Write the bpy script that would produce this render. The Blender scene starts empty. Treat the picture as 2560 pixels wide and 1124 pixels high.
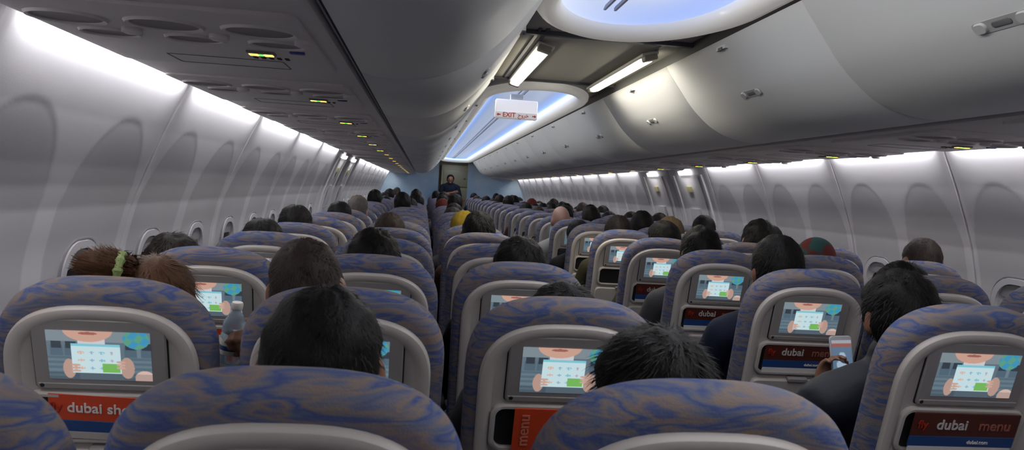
import bpy, bmesh, math, random
from mathutils import Vector, Matrix, noise
random.seed(11)
SC=bpy.context.scene
COL=SC.collection
def s2l(c):
    return tuple((x/12.92 if x<=0.04045 else ((x+0.055)/1.055)**2.4) for x in c[:3])
# ------------------------------------------------------------------ materials
def M(name,col,rough=.5,metal=0,emis=None,es=0,bump=0,bscale=40,var=0,vscale=6,trans=0,spec=.5,coat=0,sheen=0,attr=False):
    m=bpy.data.materials.new(name); m.use_nodes=True
    nt=m.node_tree; b=nt.nodes['Principled BSDF']
    c=s2l(col)+(1,)
    b.inputs['Base Color'].default_value=c
    b.inputs['Roughness'].default_value=rough
    b.inputs['Metallic'].default_value=metal
    b.inputs['Specular IOR Level'].default_value=spec
    if trans: b.inputs['Transmission Weight'].default_value=trans
    if coat: b.inputs['Coat Weight'].default_value=coat
    if sheen: b.inputs['Sheen Weight'].default_value=sheen
    if emis:
        b.inputs['Emission Color'].default_value=s2l(emis)+(1,); b.inputs['Emission Strength'].default_value=es
    tc=nt.nodes.new('ShaderNodeTexCoord')
    if attr:
        a=nt.nodes.new('ShaderNodeVertexColor'); a.layer_name='col'; nt.links.new(a.outputs['Color'],b.inputs['Base Color'])
    if var:
        n=nt.nodes.new('ShaderNodeTexNoise'); n.inputs['Scale'].default_value=vscale; n.inputs['Detail'].default_value=4
        nt.links.new(tc.outputs['Object'],n.inputs['Vector'])
        mr=nt.nodes.new('ShaderNodeMapRange'); mr.inputs[3].default_value=1-var; mr.inputs[4].default_value=1+var
        nt.links.new(n.outputs['Fac'],mr.inputs[0])
        mx=nt.nodes.new('ShaderNodeVectorMath'); mx.operation='SCALE'
        mx.inputs[0].default_value=c[:3]; nt.links.new(mr.outputs[0],mx.inputs['Scale'])
        nt.links.new(mx.outputs[0],b.inputs['Base Color'])
    if bump:
        n2=nt.nodes.new('ShaderNodeTexNoise'); n2.inputs['Scale'].default_value=bscale; n2.inputs['Detail'].default_value=3
        nt.links.new(tc.outputs['Object'],n2.inputs['Vector'])
        bp=nt.nodes.new('ShaderNodeBump'); bp.inputs['Strength'].default_value=bump; bp.inputs['Distance'].default_value=.004
        nt.links.new(n2.outputs['Fac'],bp.inputs['Height']); nt.links.new(bp.outputs[0],b.inputs['Normal'])
    return m
def attrmat(name,strength,base=.02,rough=.3):
    m=bpy.data.materials.new(name); m.use_nodes=True
    nt=m.node_tree; b=nt.nodes['Principled BSDF']
    a=nt.nodes.new('ShaderNodeVertexColor'); a.layer_name='col'
    b.inputs['Base Color'].default_value=(base,base,base,1); b.inputs['Roughness'].default_value=rough
    nt.links.new(a.outputs['Color'],b.inputs['Emission Color']); b.inputs['Emission Strength'].default_value=strength
    return m
def fabric(name):
    m=bpy.data.materials.new(name); m.use_nodes=True
    nt=m.node_tree; b=nt.nodes['Principled BSDF']; L=nt.links
    b.inputs['Roughness'].default_value=.9; b.inputs['Specular IOR Level'].default_value=.12
    tc=nt.nodes.new('ShaderNodeTexCoord'); oi=nt.nodes.new('ShaderNodeObjectInfo')
    sc=nt.nodes.new('ShaderNodeVectorMath'); sc.operation='SCALE'; sc.inputs[0].default_value=(7,5,9); L.new(oi.outputs['Random'],sc.inputs['Scale'])
    ad=nt.nodes.new('ShaderNodeVectorMath'); ad.operation='ADD'; L.new(tc.outputs['Object'],ad.inputs[0]); L.new(sc.outputs[0],ad.inputs[1])
    mp=nt.nodes.new('ShaderNodeMapping'); mp.inputs['Rotation'].default_value=(0,.45,0); mp.inputs['Scale'].default_value=(3.0,4.4,15.0); L.new(ad.outputs[0],mp.inputs['Vector'])
    n=nt.nodes.new('ShaderNodeTexNoise'); n.inputs['Scale'].default_value=2.0; n.inputs['Detail'].default_value=4; n.inputs['Distortion'].default_value=.6; n.inputs['Roughness'].default_value=.5
    L.new(mp.outputs[0],n.inputs['Vector'])
    r=nt.nodes.new('ShaderNodeValToRGB'); L.new(n.outputs['Fac'],r.inputs[0])
    e=r.color_ramp.elements
    cols=[(0,(.46,.42,.42)),(.33,(.50,.435,.40)),(.385,(.34,.37,.47)),(.43,(.40,.41,.48)),(.475,(.50,.44,.405)),(.515,(.39,.40,.47)),(.55,(.27,.32,.50)),(.59,(.38,.40,.48)),(.64,(.50,.435,.40)),(.70,(.31,.35,.49)),(1,(.42,.40,.44))]
    e[0].position=0; e[0].color=s2l(cols[0][1])+(1,)
    e[1].position=1; e[1].color=s2l(cols[-1][1])+(1,)
    for p,c in cols[1:-1]:
        x=e.new(p); x.color=s2l(c)+(1,)
    L.new(r.outputs[0],b.inputs['Base Color'])
    n2=nt.nodes.new('ShaderNodeTexNoise'); n2.inputs['Scale'].default_value=260; L.new(tc.outputs['Object'],n2.inputs['Vector'])
    bp=nt.nodes.new('ShaderNodeBump'); bp.inputs['Strength'].default_value=.35; bp.inputs['Distance'].default_value=.002
    L.new(n2.outputs['Fac'],bp.inputs['Height']); L.new(bp.outputs[0],b.inputs['Normal'])
    return m
FAB=fabric('seat_fabric')
SHELL=M('seat_plastic',(.72,.69,.665),.45,var=.04)
BEZ=M('bezel_plastic',(.57,.55,.54),.4)
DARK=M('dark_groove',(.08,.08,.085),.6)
BLK=M('black_plastic',(.06,.06,.06),.4)
SCR=attrmat('screen_glow',.92)
SCRF=M('screen_far_blue',(.1,.1,.1),.4,emis=(.40,.50,.55),es=.7)
SCRW=M('screen_far_white',(.1,.1,.1),.4,emis=(.72,.88,.90),es=.85)
SCRP=M('screen_far_skin',(.1,.1,.1),.4,emis=(.80,.60,.52),es=.7)
WALL=M('wall_plastic',(.80,.79,.81),.5,bump=.05,bscale=300)
WALLA=M('wall_plastic_arch_shade',(.80,.79,.81),.5,bump=.05,bscale=300,attr=True)
BIN=M('bin_plastic',(.85,.85,.84),.55,bump=.03,bscale=400,spec=.4)
BINB=M('bin_body',(.25,.25,.25),.6)
PSU=M('psu_plastic',(.84,.82,.81),.5)
PSUD=M('psu_recess',(.46,.44,.43),.5)
CEIL=M('ceiling_panel',(.78,.765,.73),.55)
RIM=M('dome_rim',(.90,.89,.87),.4)
RIML=M('dome_rim_added_glow',(.90,.89,.87),.4,emis=(.95,.93,.90),es=.20)  # faint emission added to brighten the rim, which is no lamp
RAIL=M('rail_dark',(.34,.34,.38),.4)
RAILP=M('rail_pale',(.55,.57,.64),.4)
DOME=attrmat('dome_painted_glow',1.0,.5,.6)  # emits the cove light's glow from the dome surface itself
STRIP=M('light_strip',(.9,.9,.9),.5,emis=(1,1,1),es=4)
TUBE=M('tube_glow',(.9,.9,.9),.5,emis=(1,.97,.88),es=10)
FLOOR=M('carpet',(.16,.17,.23),.95,bump=.5,bscale=400,var=.3,vscale=60)
GLASS=M('window_dark',(.12,.10,.10),.15)
SHADE=M('window_shade',(.52,.52,.54),.6)
FRAME=M('window_frame',(.72,.71,.73),.5)
GAPSHADOW=M('window_gap_shadow',(.52,.51,.53),.7)  # grey ring painted as the shadow gap round the window frame
METAL=M('metal',(.5,.5,.52),.3,metal=.9)
ORANGE=M('amber_led',(.1,.1,.1),.4,emis=(1,.82,.35),es=2.6)
GREEN=M('green_led',(.1,.1,.1),.4,emis=(.3,.9,.3),es=2.5)
RED=M('mag_red',(.82,.28,.14),.35)
MBLUE=M('mag_blue',(.15,.28,.50),.35)
MWHITE=M('white_print',(.88,.86,.84),.4)
MGREY=M('grey_print',(.78,.75,.73),.4)
MDRED=M('dull_red_print',(.62,.36,.30),.4)
MORG=M('orange_print',(.66,.18,.09),.4)
MBRN=M('mag_brown',(.33,.15,.11),.4)
SIGNW=M('exit_white',(.92,.90,.90),.4,emis=(.95,.93,.93),es=.55)
SIGNR=M('exit_red',(.70,.12,.08),.4,emis=(.7,.1,.05),es=.2)
YEL=M('yellow_sign',(.74,.70,.50),.4)
SKIN=[M('skin_tan',(.68,.50,.41),.5,var=.05),M('skin_brown',(.50,.35,.27),.5,var=.05),M('skin_fair',(.60,.46,.41),.5,var=.05)]
# ------------------------------------------------------------------ mesh helpers
def mk(name,parts,mats,smooth=True,colors=None,recalc=True,angle=40):
    V=[];F=[];MI=[]
    for p in parts:
        v,f=p[0],p[1]; mi=p[2] if len(p)>2 else 0
        o=len(V); V+= [tuple(x) for x in v]
        for q in f: F.append(tuple(i+o for i in q)); MI.append(mi)
    me=bpy.data.meshes.new(name); me.from_pydata(V,[],F)
    for m in mats: me.materials.append(m)
    for p,mi in zip(me.polygons,MI): p.material_index=mi
    if recalc:
        bm=bmesh.new(); bm.from_mesh(me); bmesh.ops.recalc_face_normals(bm,faces=bm.faces); bm.to_mesh(me); bm.free()
    if smooth:
        me.shade_smooth()
        try: me.set_sharp_from_angle(angle=math.radians(angle))
        except Exception: pass
    if colors:
        a=me.color_attributes.new('col','FLOAT_COLOR','POINT')
        for i,c in enumerate(colors): a.data[i].color=(c[0],c[1],c[2],1)
    return me
def ob(name,me,loc=(0,0,0),rot=(0,0,0),parent=None,kind=None,label=None,cat=None,group=None,scale=None):
    o=bpy.data.objects.new(name,me); COL.objects.link(o)
    o.location=loc; o.rotation_euler=rot
    if scale: o.scale=scale
    if parent: o.parent=parent
    if kind: o['kind']=kind
    if label: o['label']=label
    if cat: o['category']=cat
    if group: o['group']=group
    return o
def loft(rings,closed=True,cap0=True,cap1=True):
    n=len(rings[0]); V=[p for r in rings for p in r]; F=[]
    for k in range(len(rings)-1):
        a=k*n;b=a+n
        for i in range(n if closed else n-1):
            j=(i+1)%n
            F.append((a+i,a+j,b+j,b+i))
    if cap0: F.append(tuple(range(n)))
    if cap1: F.append(tuple(range((len(rings)-1)*n,len(rings)*n)))
    return V,F
def rrect(w,h,r,n=5,cx=0,cy=0):
    pts=[]
    for (sx,sy,a0) in ((1,1,0),(-1,1,90),(-1,-1,180),(1,-1,270)):
        for i in range(n+1):
            a=math.radians(a0+90*i/n)
            pts.append((cx+sx*(w-r)+r*math.cos(a),cy+sy*(h-r)+r*math.sin(a)))
    return pts
def rbox(cx,cy,cz,sx,sy,sz,r=.01,n=3,rc=None):
    rc=rc or r
    R=[]
    for t in range(n+1):
        a=math.pi/2*t/n
        i=r*(1-math.sin(a)); z=-sz+r*(1-math.cos(a))
        R.append([(x,y,cz+z) for x,y in rrect(sx-i,sy-i,max(rc-i,.0005),4,cx,cy)])
    for t in range(n+1):
        a=math.pi/2*(1-t/n)
        i=r*(1-math.sin(a)); z=sz-r*(1-math.cos(a))
        R.append([(x,y,cz+z) for x,y in rrect(sx-i,sy-i,max(rc-i,.0005),4,cx,cy)])
    return loft(R)
def box(x0,x1,y0,y1,z0,z1):
    V=[(x0,y0,z0),(x1,y0,z0),(x1,y1,z0),(x0,y1,z0),(x0,y0,z1),(x1,y0,z1),(x1,y1,z1),(x0,y1,z1)]
    return V,[(0,1,2,3),(4,5,6,7),(0,1,5,4),(1,2,6,5),(2,3,7,6),(3,0,4,7)]
def xf(part,fn):
    return ([fn(*p) for p in part[0]],)+tuple(part[1:])
def textmesh(s,size,mat,ext=.0008):
    cu=bpy.data.curves.new('t','FONT'); cu.body=s; cu.size=size; cu.align_x='CENTER'; cu.align_y='CENTER'; cu.extrude=ext; cu.offset=size*.012
    o=bpy.data.objects.new('t',cu); COL.objects.link(o)
    dg=bpy.context.evaluated_depsgraph_get(); dg.update()
    me=bpy.data.meshes.new_from_object(o.evaluated_get(dg)); me.materials.clear(); me.materials.append(mat)
    bpy.data.objects.remove(o)
    return me
def image(nu,nv,w,h,fn):
    V=[];Cc=[];F=[]
    for j in range(nv+1):
        for i in range(nu+1):
            u=i/nu; v=j/nv
            V.append(((u-.5)*w,0,(.5-v)*h)); Cc.append(s2l(fn(u,v)))
    for j in range(nv):
        for i in range(nu):
            a=j*(nu+1)+i; F.append((a,a+1,a+nu+2,a+nu+1))
    return V,F,Cc
# ------------------------------------------------------------------ camera
CAMZ=1.34; XC=.775
f=1950.; r=math.radians(3.5)
Yw=Vector(((1060-1280)/f,(465-562)/f,1)).normalized()
Xw=Vector((math.cos(r),math.sin(r),0)); Xw=(Xw-Yw*Xw.dot(Yw)).normalized()
Zw=Xw.cross(Yw)
right=Vector((Xw.x,Yw.x,Zw.x)); up=-Vector((Xw.y,Yw.y,Zw.y)); back=-Vector((Xw.z,Yw.z,Zw.z))
mw=Matrix.Identity(4)
for i in range(3):
    mw[i][0]=right[i]; mw[i][1]=up[i]; mw[i][2]=back[i]
mw[0][3]=-XC; mw[1][3]=0; mw[2][3]=CAMZ
cd=bpy.data.cameras.new('camera'); cam=bpy.data.objects.new('camera',cd); COL.objects.link(cam)
cam.matrix_world=mw; cd.sensor_width=36; cd.lens=f/2560*36; cd.clip_start=.02; cd.clip_end=100
cd.dof.use_dof=True; cd.dof.focus_distance=3.5; cd.dof.aperture_fstop=11.0
SC.camera=cam
# ------------------------------------------------------------------ shell
Y0,Y1=-1.9,21.0
prof=[(1.70,1.70),(1.71,1.66),(1.74,1.60),(1.79,1.49),(1.85,1.34),(1.90,1.2),(1.935,1.05),(1.95,.85),(1.93,.6),(1.88,.35),(1.82,0.0)]
def wx(z):
    for (x0,z0),(x1,z1) in zip(prof,prof[1:]):
        if z<=z0 and z>=z1:
            t=(z0-z)/(z0-z1); return x0+(x1-x0)*t
    return prof[0][0]
def sm(t): t=max(0,min(1,t)); return t*t*(3-2*t)
def side_wall(sg,first,sp,seam0,ex0,ex1,ha,name):
    arches=[]; y=first
    while y-sp>Y0: y-=sp
    while y<Y1-.2:
        if not(ex0<y<ex1): arches.append(y)
        y+=sp
    seams=[]; y=seam0
    while y-2*sp>Y0: y-=2*sp
    while y<Y1: seams.append(y); y+=2*sp
    ys=set(); y=Y0
    while y<Y1: ys.add(round(y,4)); y+=.012 if y<10 else .035
    for s in seams:
        for d in (-.05,-.03,-.018,-.012,-.005,0,.005,.012,.018,.03,.05): ys.add(round(s+d,4))
    ys.add(Y1); ys=sorted(ys)
    zs=[1.70,1.67,1.64,1.61,1.58,1.55]+[1.53-.010*i for i in range(44)]+[1.09-.05*i for i in range(11)]+[.45,.3,.15,0]
    V=[];F=[];Cc=[]
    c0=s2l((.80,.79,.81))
    for y in ys:
        a=min(arches,key=lambda q:abs(q-y)); dy=abs(y-a)
        sd=min(abs(s-y) for s in seams)
        for z in zs:
            x=wx(z)
            if z>1.18: q=math.sqrt((dy/ha)**2+((z-1.18)/.335)**2)
            else: q=dy/(ha*(1-.03*(1.2-z)))
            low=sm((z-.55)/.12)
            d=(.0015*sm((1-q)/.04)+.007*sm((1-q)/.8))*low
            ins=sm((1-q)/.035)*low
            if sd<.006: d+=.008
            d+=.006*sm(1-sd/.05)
            V.append((sg*(x+d),y,z)); k=1-.20*ins; Cc.append((c0[0]*k,c0[1]*k,c0[2]*k))  # shade inside the arch painted in as darker vertex colour
    n=len(zs)
    for i in range(len(ys)-1):
        for j in range(n-1):
            F.append((i*n+j,i*n+j+1,(i+1)*n+j+1,(i+1)*n+j))
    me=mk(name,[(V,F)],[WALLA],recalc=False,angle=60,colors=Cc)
    ob(name,me,kind='structure',label='pale grey moulded cabin side wall with arched window recesses, their shade painted in')
    return arches,seams
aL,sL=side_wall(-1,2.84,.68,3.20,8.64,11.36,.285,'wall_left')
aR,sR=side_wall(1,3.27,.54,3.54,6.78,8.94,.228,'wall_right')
ob('floor',mk('floor',[box(-1.84,1.84,Y0,23,-.05,0)],[FLOOR],False),kind='structure',label='dark blue patterned carpet aisle floor')
ob('wall_back',mk('wall_back',[box(-2,2,Y0-.05,Y0,0,2.4)],[WALL],False),kind='structure',label='plain grey cabin partition')
# windows
wi=1
def ringpart(wo,ho,ro,wi_,hi_,ri,d0,d1,n=5):
    a=rrect(wo,ho,ro,n); b=rrect(wi_,hi_,ri,n)
    A0=[(x,d0,y) for x,y in a]; A1=[(x*.97,d1,y*.97) for x,y in a]; B1=[(x*1.03,d1,y*1.03) for x,y in b]; B0=[(x,d0,y) for x,y in b]
    V,F=loft([A0,A1,B1,B0],True,False,False)
    return V,F
wf=mk('window',[ringpart(.152,.197,.12,.118,.160,.10,.03,-.004,8)+(0,),ringpart(.157,.202,.123,.150,.195,.12,.03,.000,8)+(3,),
    loft([[(x,.014,y) for x,y in rrect(.122,.165,.10)],[(x,.012,y) for x,y in rrect(.121,.164,.10)]])+(1,),
    loft([[(x,.0115,y) for x,y in rrect(.112,.030,.028,5,0,.128)],[(x,.006,y) for x,y in rrect(.110,.028,.026,5,0,.128)]])+(2,)],[FRAME,GLASS,SHADE,GAPSHADOW])
for sg,arr in ((-1,aL),(1,aR)):
    for a in arr:
        if a<.5: continue
        o=ob('window_%d'%wi,wf,(sg*(wx(.9)-.005),a,.890),kind='structure',label='rounded cabin window with pale frame and part-drawn shade')
        o.rotation_euler=(math.radians(3.0),0,math.radians(-90) if sg>0 else math.radians(90))
        wi+=1
# overwing exits
def exit_door(sg,y,n):
    zs=[1.60,1.5,1.35,1.2,1.05,.9,.7,.5]
    parts=[]
    def strip(ya,yb,off,mi,z0=1.60,z1=.5):
        zz=[z for z in zs if z1<=z<=z0]
        V=[];F=[]
        for z in zz:
            x=sg*(wx(z)-off)
            V+=[(x,ya,z),(x,yb,z)]
        for z in zz:
            x=sg*(wx(z)-off+.03)
            V+=[(x,ya,z),(x,yb,z)]
        m=len(zz)
        for i in range(m-1): F.append((2*i,2*i+1,2*i+3,2*i+2)); F.append((2*m+2*i,2*m+2*i+1,2*m+2*i+3,2*m+2*i+2))
        for i in range(m-1):
            F.append((2*i,2*i+2,2*m+2*i+2,2*m+2*i)); F.append((2*i+1,2*i+3,2*m+2*i+3,2*m+2*i+1))
        F.append((0,1,2*m+1,2*m)); F.append((2*m-2,2*m-1,4*m-1,4*m-2))
        parts.append((V,F,mi))
    strip(y-.30,y+.30,.015,0)
    strip(y-.41,y-.37,.018,0); strip(y+.37,y+.41,.018,0)
    o=ob('door_%d'%n,mk('exit_door',parts,[WALL],angle=50),kind='structure',label='pale grey overwing emergency exit hatch')
    def plate(name,y0,y1,z0,z1,off,mat,lab):
        V=[(sg*(wx(z0)-off),y0,z0),(sg*(wx(z0)-off),y1,z0),(sg*(wx(z1)-off),y1,z1),(sg*(wx(z1)-off),y0,z1)]
        V+=[(x+sg*.02,yy,zz) for x,yy,zz in V]
        me=mk(name,[(V,[(0,1,2,3),(4,5,6,7),(0,1,5,4),(1,2,6,5),(2,3,7,6),(3,0,4,7)])],[mat],False)
        q=ob(name,me,parent=o,label=lab); return q
    plate('exit_sign',y-.06,y+.06,1.44,1.49,.028,YEL,'pale yellow exit sign')
    plate('handle_cover',y-.12,y+.12,1.02,1.28,.032,FRAME,'white handle cover')
    plate('handle_recess',y-.09,y+.09,1.12,1.22,.036,DARK,'dark handle recess')
    plate('instruction_placard',y-.09,y+.09,1.04,1.10,.036,MWHITE,'white instruction placard')
    plate('emergency_light',y-.13,y+.13,1.60,1.635,.035,STRIP,'small white emergency lamp')
def area(name,loc,sx,sy,power,rot,col=(1,1,1),spread=180):
    l=bpy.data.lights.new(name,'AREA'); l.shape='RECTANGLE'; l.size=sx; l.size_y=sy; l.energy=power; l.color=col; l.spread=math.radians(spread)
    o=bpy.data.objects.new(name,l); COL.objects.link(o); o.location=loc; o.rotation_euler=rot; return o
for i,(sg,y) in enumerate(((1,7.32),(1,8.40),(-1,9.3),(-1,10.5))):
    exit_door(sg,y,i+1)
    area('exit_fill_light',(sg*1.655,y,1.645),.03,.3,1.3,(0,math.radians(-10*sg),0),(1,.98,.95))  # fill lamp added to brighten the exit hatch
# bins ---------------------------------------------------------------
bp=[(.985,1.675),(.94,1.664),(.88,1.661),(.80,1.668),(.72,1.690),(.65,1.727),(.59,1.775),(.54,1.825),(.495,1.882),(.455,1.935),(.425,1.975),(.40,2.012)]
def smooth_prof(p,k=3):
    out=[]
    for i in range(len(p)-1):
        p0=p[max(0,i-1)];p1=p[i];p2=p[i+1];p3=p[min(len(p)-1,i+2)]
        for s in range(k):
            t=s/k
            out.append(tuple(.5*((2*p1[d])+(-p0[d]+p2[d])*t+(2*p0[d]-5*p1[d]+4*p2[d]-p3[d])*t*t+(-p0[d]+3*p1[d]-3*p2[d]+p3[d])*t**3) for d in (0,1)))
    out.append(p[-1]); return out
bps=smooth_prof(bp)
BL=1.42
def mirror(parts,sg):
    return [([(sg*x,y,z) for x,y,z in p[0]],)+tuple(p[1:]) for p in parts]
LB=M('latch_base',(.66,.66,.65),.4); LK=M('latch_knob',(.74,.74,.73),.4); LD=M('latch_gap',(.40,.40,.40),.5)
def bin_meshes(sg):
    h=BL/2-.002
    def sect(off):
        out=[]
        for i,(x,z) in enumerate(bps):
            a=bps[max(0,i-1)];b=bps[min(len(bps)-1,i+1)]
            tx,tz=b[0]-a[0],b[1]-a[1]; l=math.hypot(tx,tz); nx,nz=tz/l,-tx/l
            if (-nx-nz)<0: nx,nz=-nx,-nz
            out.append((x-nx*off,z-nz*off))
        return out
    rings=[]
    for y,o in ((-h,.012),(-h,.004),(-h+.004,.0),(h-.004,0),(h,.004),(h,.012)):
        rings.append([(x,y,z) for x,z in sect(o)])
    door=loft(rings,False,False,False)
    body=loft([[(x,y,z) for x,z in [(1.0,1.69),(.88,1.676),(.72,1.705),(.60,1.79),(.5,1.90),(.415,2.02),(.42,2.16),(1.1,2.2),(1.0,1.72)]] for y in (-BL/2,BL/2)])
    i=18; (x0,z0)=bps[i]; (x1,z1)=bps[i+4]
    t=Vector((x1-x0,0,z1-z0)).normalized(); nrm=Vector((-t.z,0,t.x))
    if nrm.z>0: nrm=-nrm
    c=Vector(((x0+x1)/2,0,(z0+z1)/2))
    def P(u,v,w):
        q=c+t*u+Vector((0,1,0))*v+nrm*w; return (q.x,q.y,q.z)
    def pl(w,h_,r_,w0,w1,cx=0,cy=0):
        return loft([[P(a,b,w0) for a,b in rrect(w,h_,r_,5,cx,cy)],[P(a,b,w1) for a,b in rrect(w-.003,h_-.003,max(r_-.003,.001),5,cx,cy)]])
    latch=[pl(.020,.100,.019,-.004,.003)+(0,),pl(.016,.022,.015,.002,.009,0,-.070)+(1,),pl(.016,.022,.015,.002,.009,0,.070)+(1,),pl(.010,.034,.009,.002,.0045)+(2,)]
    hx,hz=bps[-3]
    hook=[box(hx-.006,hx+.012,-.05,.05,hz-.012,hz+.004)+(0,),box(hx-.010,hx+.0,-.02,.02,hz-.016,hz-.004)+(1,)]
    return (mk('bin_door',mirror([door],sg),[BIN],angle=50),mk('bin_body',mirror([body],sg),[BINB],False),
        mk('latch',mirror(latch,sg),[LB,LK,LD]),mk('bin_hinge_cover',mirror(hook,sg),[BIN,RAIL],False))
for sg in (-1,1):
    dm,bm_,lm,hm=bin_meshes(sg)
    for j in range(-2,13):
        yc=2.43+BL*j-BL/2
        e=ob('overhead_bin',None,(0,yc,0),label='closed pale grey curved overhead luggage bin',cat='overhead bin',group='overhead bins')
        for n,me in (('bin_door',dm),('bin_body',bm_),('latch',lm),('hinge_cover',hm)):
            ob(n,me,parent=e)
for k,sg in enumerate((-1,1)):
    pr=[(1.005,1.69),(1.005,1.664),(1.02,1.658),(1.62,1.654),(1.64,1.658),(1.645,1.675),(1.62,1.70)]
    part=loft([[(sg*x,y,z) for x,z in pr] for y in (Y0,Y1)])
    ob('trim_%d'%(k+1),mk('psu_rail',[part],[PSU],True,angle=30),kind='structure',label='grey underside panel beneath the overhead bins')
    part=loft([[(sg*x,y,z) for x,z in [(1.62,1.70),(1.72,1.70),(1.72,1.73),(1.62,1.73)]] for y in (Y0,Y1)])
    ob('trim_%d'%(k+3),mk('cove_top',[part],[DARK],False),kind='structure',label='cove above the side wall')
# wall wash lamps (real fittings)
for sg,ss,ex,WP in ((-1,sL,(8.64,11.36),2.4),(1,sR,(6.78,8.94),2.1)):
    sp=ss[1]-ss[0]
    me=mk('wall_wash_lamp',[rbox(0,0,0,.022,sp/2-.05,.006,.004)],[STRIP])
    for s in ss:
        c=s+sp/2
        if ex[0]<c<ex[1] or c>Y1-.2: continue
        ob('wall_wash_lamp',me,(sg*1.672,c,1.690),label='long white lamp strip above the side wall panel',cat='light strip',group='wall wash lamps')
        area('wall_wash_light',(sg*1.668,c,1.680),.035,sp-.16,WP*sp,(0,math.radians(-12*sg),0),(.98,.98,1))
# ceiling -------------------------------------------------------------
ZC=2.07
D1=(-1.6,3.36,.37,.60); D2=(5.15,20.8,.37,.85)
def half(y,D,extra=0):
    y0,y1,W,L=D
    if y<=y0 or y>=y1: return 0
    if y<y0+L: t=(y0+L-y)/L
    elif y>y1-L: t=(y-(y1-L))/L
    else: t=0
    return W*math.sqrt(max(0,1-t*t))
ys=set([Y0,Y1])
for D in (D1,D2):
    for i in range(25):
        a=math.pi/2*i/24
        ys.add(D[0]+D[3]*(1-math.sin(a))); ys.add(D[1]-D[3]*(1-math.sin(a)))
ys=sorted(ys); V=[];F=[]
for y in ys:
    w=max(half(y,D1),half(y,D2))
    V+=[(-.46,y,ZC+.02),(-.40,y,ZC),(-w,y,ZC-.0),(w,y,ZC-.0),(.40,y,ZC),(.46,y,ZC+.02)]
for i in range(len(ys)-1):
    a=6*i;b=a+6
    for j in (0,1,3,4): F.append((a+j,a+j+1,b+j+1,b+j))
    ym=(ys[i]+ys[i+1])/2
    if half(ym,D1)==0 and half(ym,D2)==0: F.append((a+2,a+3,b+3,b+2))
ob('ceiling',mk('ceiling',[(V,F)],[CEIL],True),kind='structure',label='beige-grey flat cabin ceiling panels')
def path(D,n=22,m=14):
    y0,y1,W,L=D; pts=[]
    for i in range(n+1):
        a=math.pi*i/n; pts.append((W*math.cos(a),y1-L+L*math.sin(a)))
    for i in range(1,m): pts.append((-W,(y1-L)+(y0+L-y1+L)*i/m))
    for i in range(n+1):
        a=math.pi+math.pi*i/n; pts.append((W*math.cos(a),y0+L+L*math.sin(a)))
    for i in range(1,m): pts.append((W,(y0+L)+(y1-L-y0-L)*i/m))
    return pts
def ring(D,pts,o=0,sc=1,z=0):
    out=[]
    for x,y in pts:
        c=Vector((0,min(max(y,D[0]+D[3]),D[1]-D[3]))); d=Vector((x,y))-c
        l=d.length; q=c+d*sc*(1+o/l); out.append((q.x,q.y,z))
    return out
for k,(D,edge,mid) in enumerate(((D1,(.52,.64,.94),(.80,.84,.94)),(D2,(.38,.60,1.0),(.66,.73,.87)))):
    pts=path(D,30)
    R=[ring(D,pts,o,1,z) for o,z in ((.055,ZC+.0),(.052,ZC-.022),(.035,ZC-.042),(.0,ZC-.052),(-.03,ZC-.045),(-.05,ZC-.025),(-.056,ZC+.0),(-.05,ZC+.02))]
    ob('trim_%d'%(5+k),mk('dome_rim',[loft(R,True,False,False)],[RIML]),kind='structure',label='thick rounded white rim with added glow round the lit ceiling recess')
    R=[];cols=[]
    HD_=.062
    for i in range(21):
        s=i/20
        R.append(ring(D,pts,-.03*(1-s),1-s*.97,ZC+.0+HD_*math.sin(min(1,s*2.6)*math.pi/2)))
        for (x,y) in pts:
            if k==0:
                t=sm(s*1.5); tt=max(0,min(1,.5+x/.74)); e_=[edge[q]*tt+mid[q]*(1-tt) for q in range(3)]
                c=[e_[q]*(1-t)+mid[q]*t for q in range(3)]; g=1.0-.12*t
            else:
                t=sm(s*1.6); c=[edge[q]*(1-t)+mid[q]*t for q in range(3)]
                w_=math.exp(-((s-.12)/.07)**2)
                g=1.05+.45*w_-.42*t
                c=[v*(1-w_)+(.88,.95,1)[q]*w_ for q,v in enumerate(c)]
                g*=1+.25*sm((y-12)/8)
            cols.append(tuple(v*g for v in s2l(c)))  # cove light falloff and bright side streaks painted into vertex colours
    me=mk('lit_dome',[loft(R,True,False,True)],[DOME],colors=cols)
    ob('ceiling_light_dome',me,label='blue-white recessed ceiling dome, cove glow put into its colour',cat='ceiling light',group='ceiling domes')
    y0_,y1_=D[0]+.22,D[1]-.16
    rl=mk('rails',[box(-.080,-.070,y0_,y1_,ZC+.040,ZC+.055),box(-.036,-.026,y0_,y1_,ZC+.040,ZC+.055)],[RAILP],False)
    ob('trim_%d'%(7+k),rl,kind='structure',label='twin thin rails running along the ceiling')
for D,a,b,pw in ((D1,-1.3,2.9,4.3),(D2,5.9,20.3,3.9)):
    for sg in (-1,1):
        area('recess_side_light',(sg*.315,(a+b)/2,ZC-.012),.03,b-a,pw*(b-a),(0,math.radians(48*sg),0),(1,.99,.97),150)
area('tube_light',(-.235,4.36,ZC-.062),.05,1.2,8,(0,0,0),(1,.96,.88))
area('tube_light',(.275,4.36,ZC-.062),.05,1.2,8,(0,0,0),(1,.96,.88))
ob('trim_9',mk('flat_rails',[box(-.31,-.295,3.45,5.0,ZC-.008,ZC+.002),box(-.275,-.26,3.45,5.0,ZC-.008,ZC+.002),box(.295,.31,3.45,5.0,ZC-.008,ZC+.002),box(-.42,.42,3.50,3.53,ZC-.02,ZC),box(-.42,.42,5.0,5.02,ZC-.015,ZC)],[RAIL],False),kind='structure',label='dark joint lines in the ceiling panel')
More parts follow.
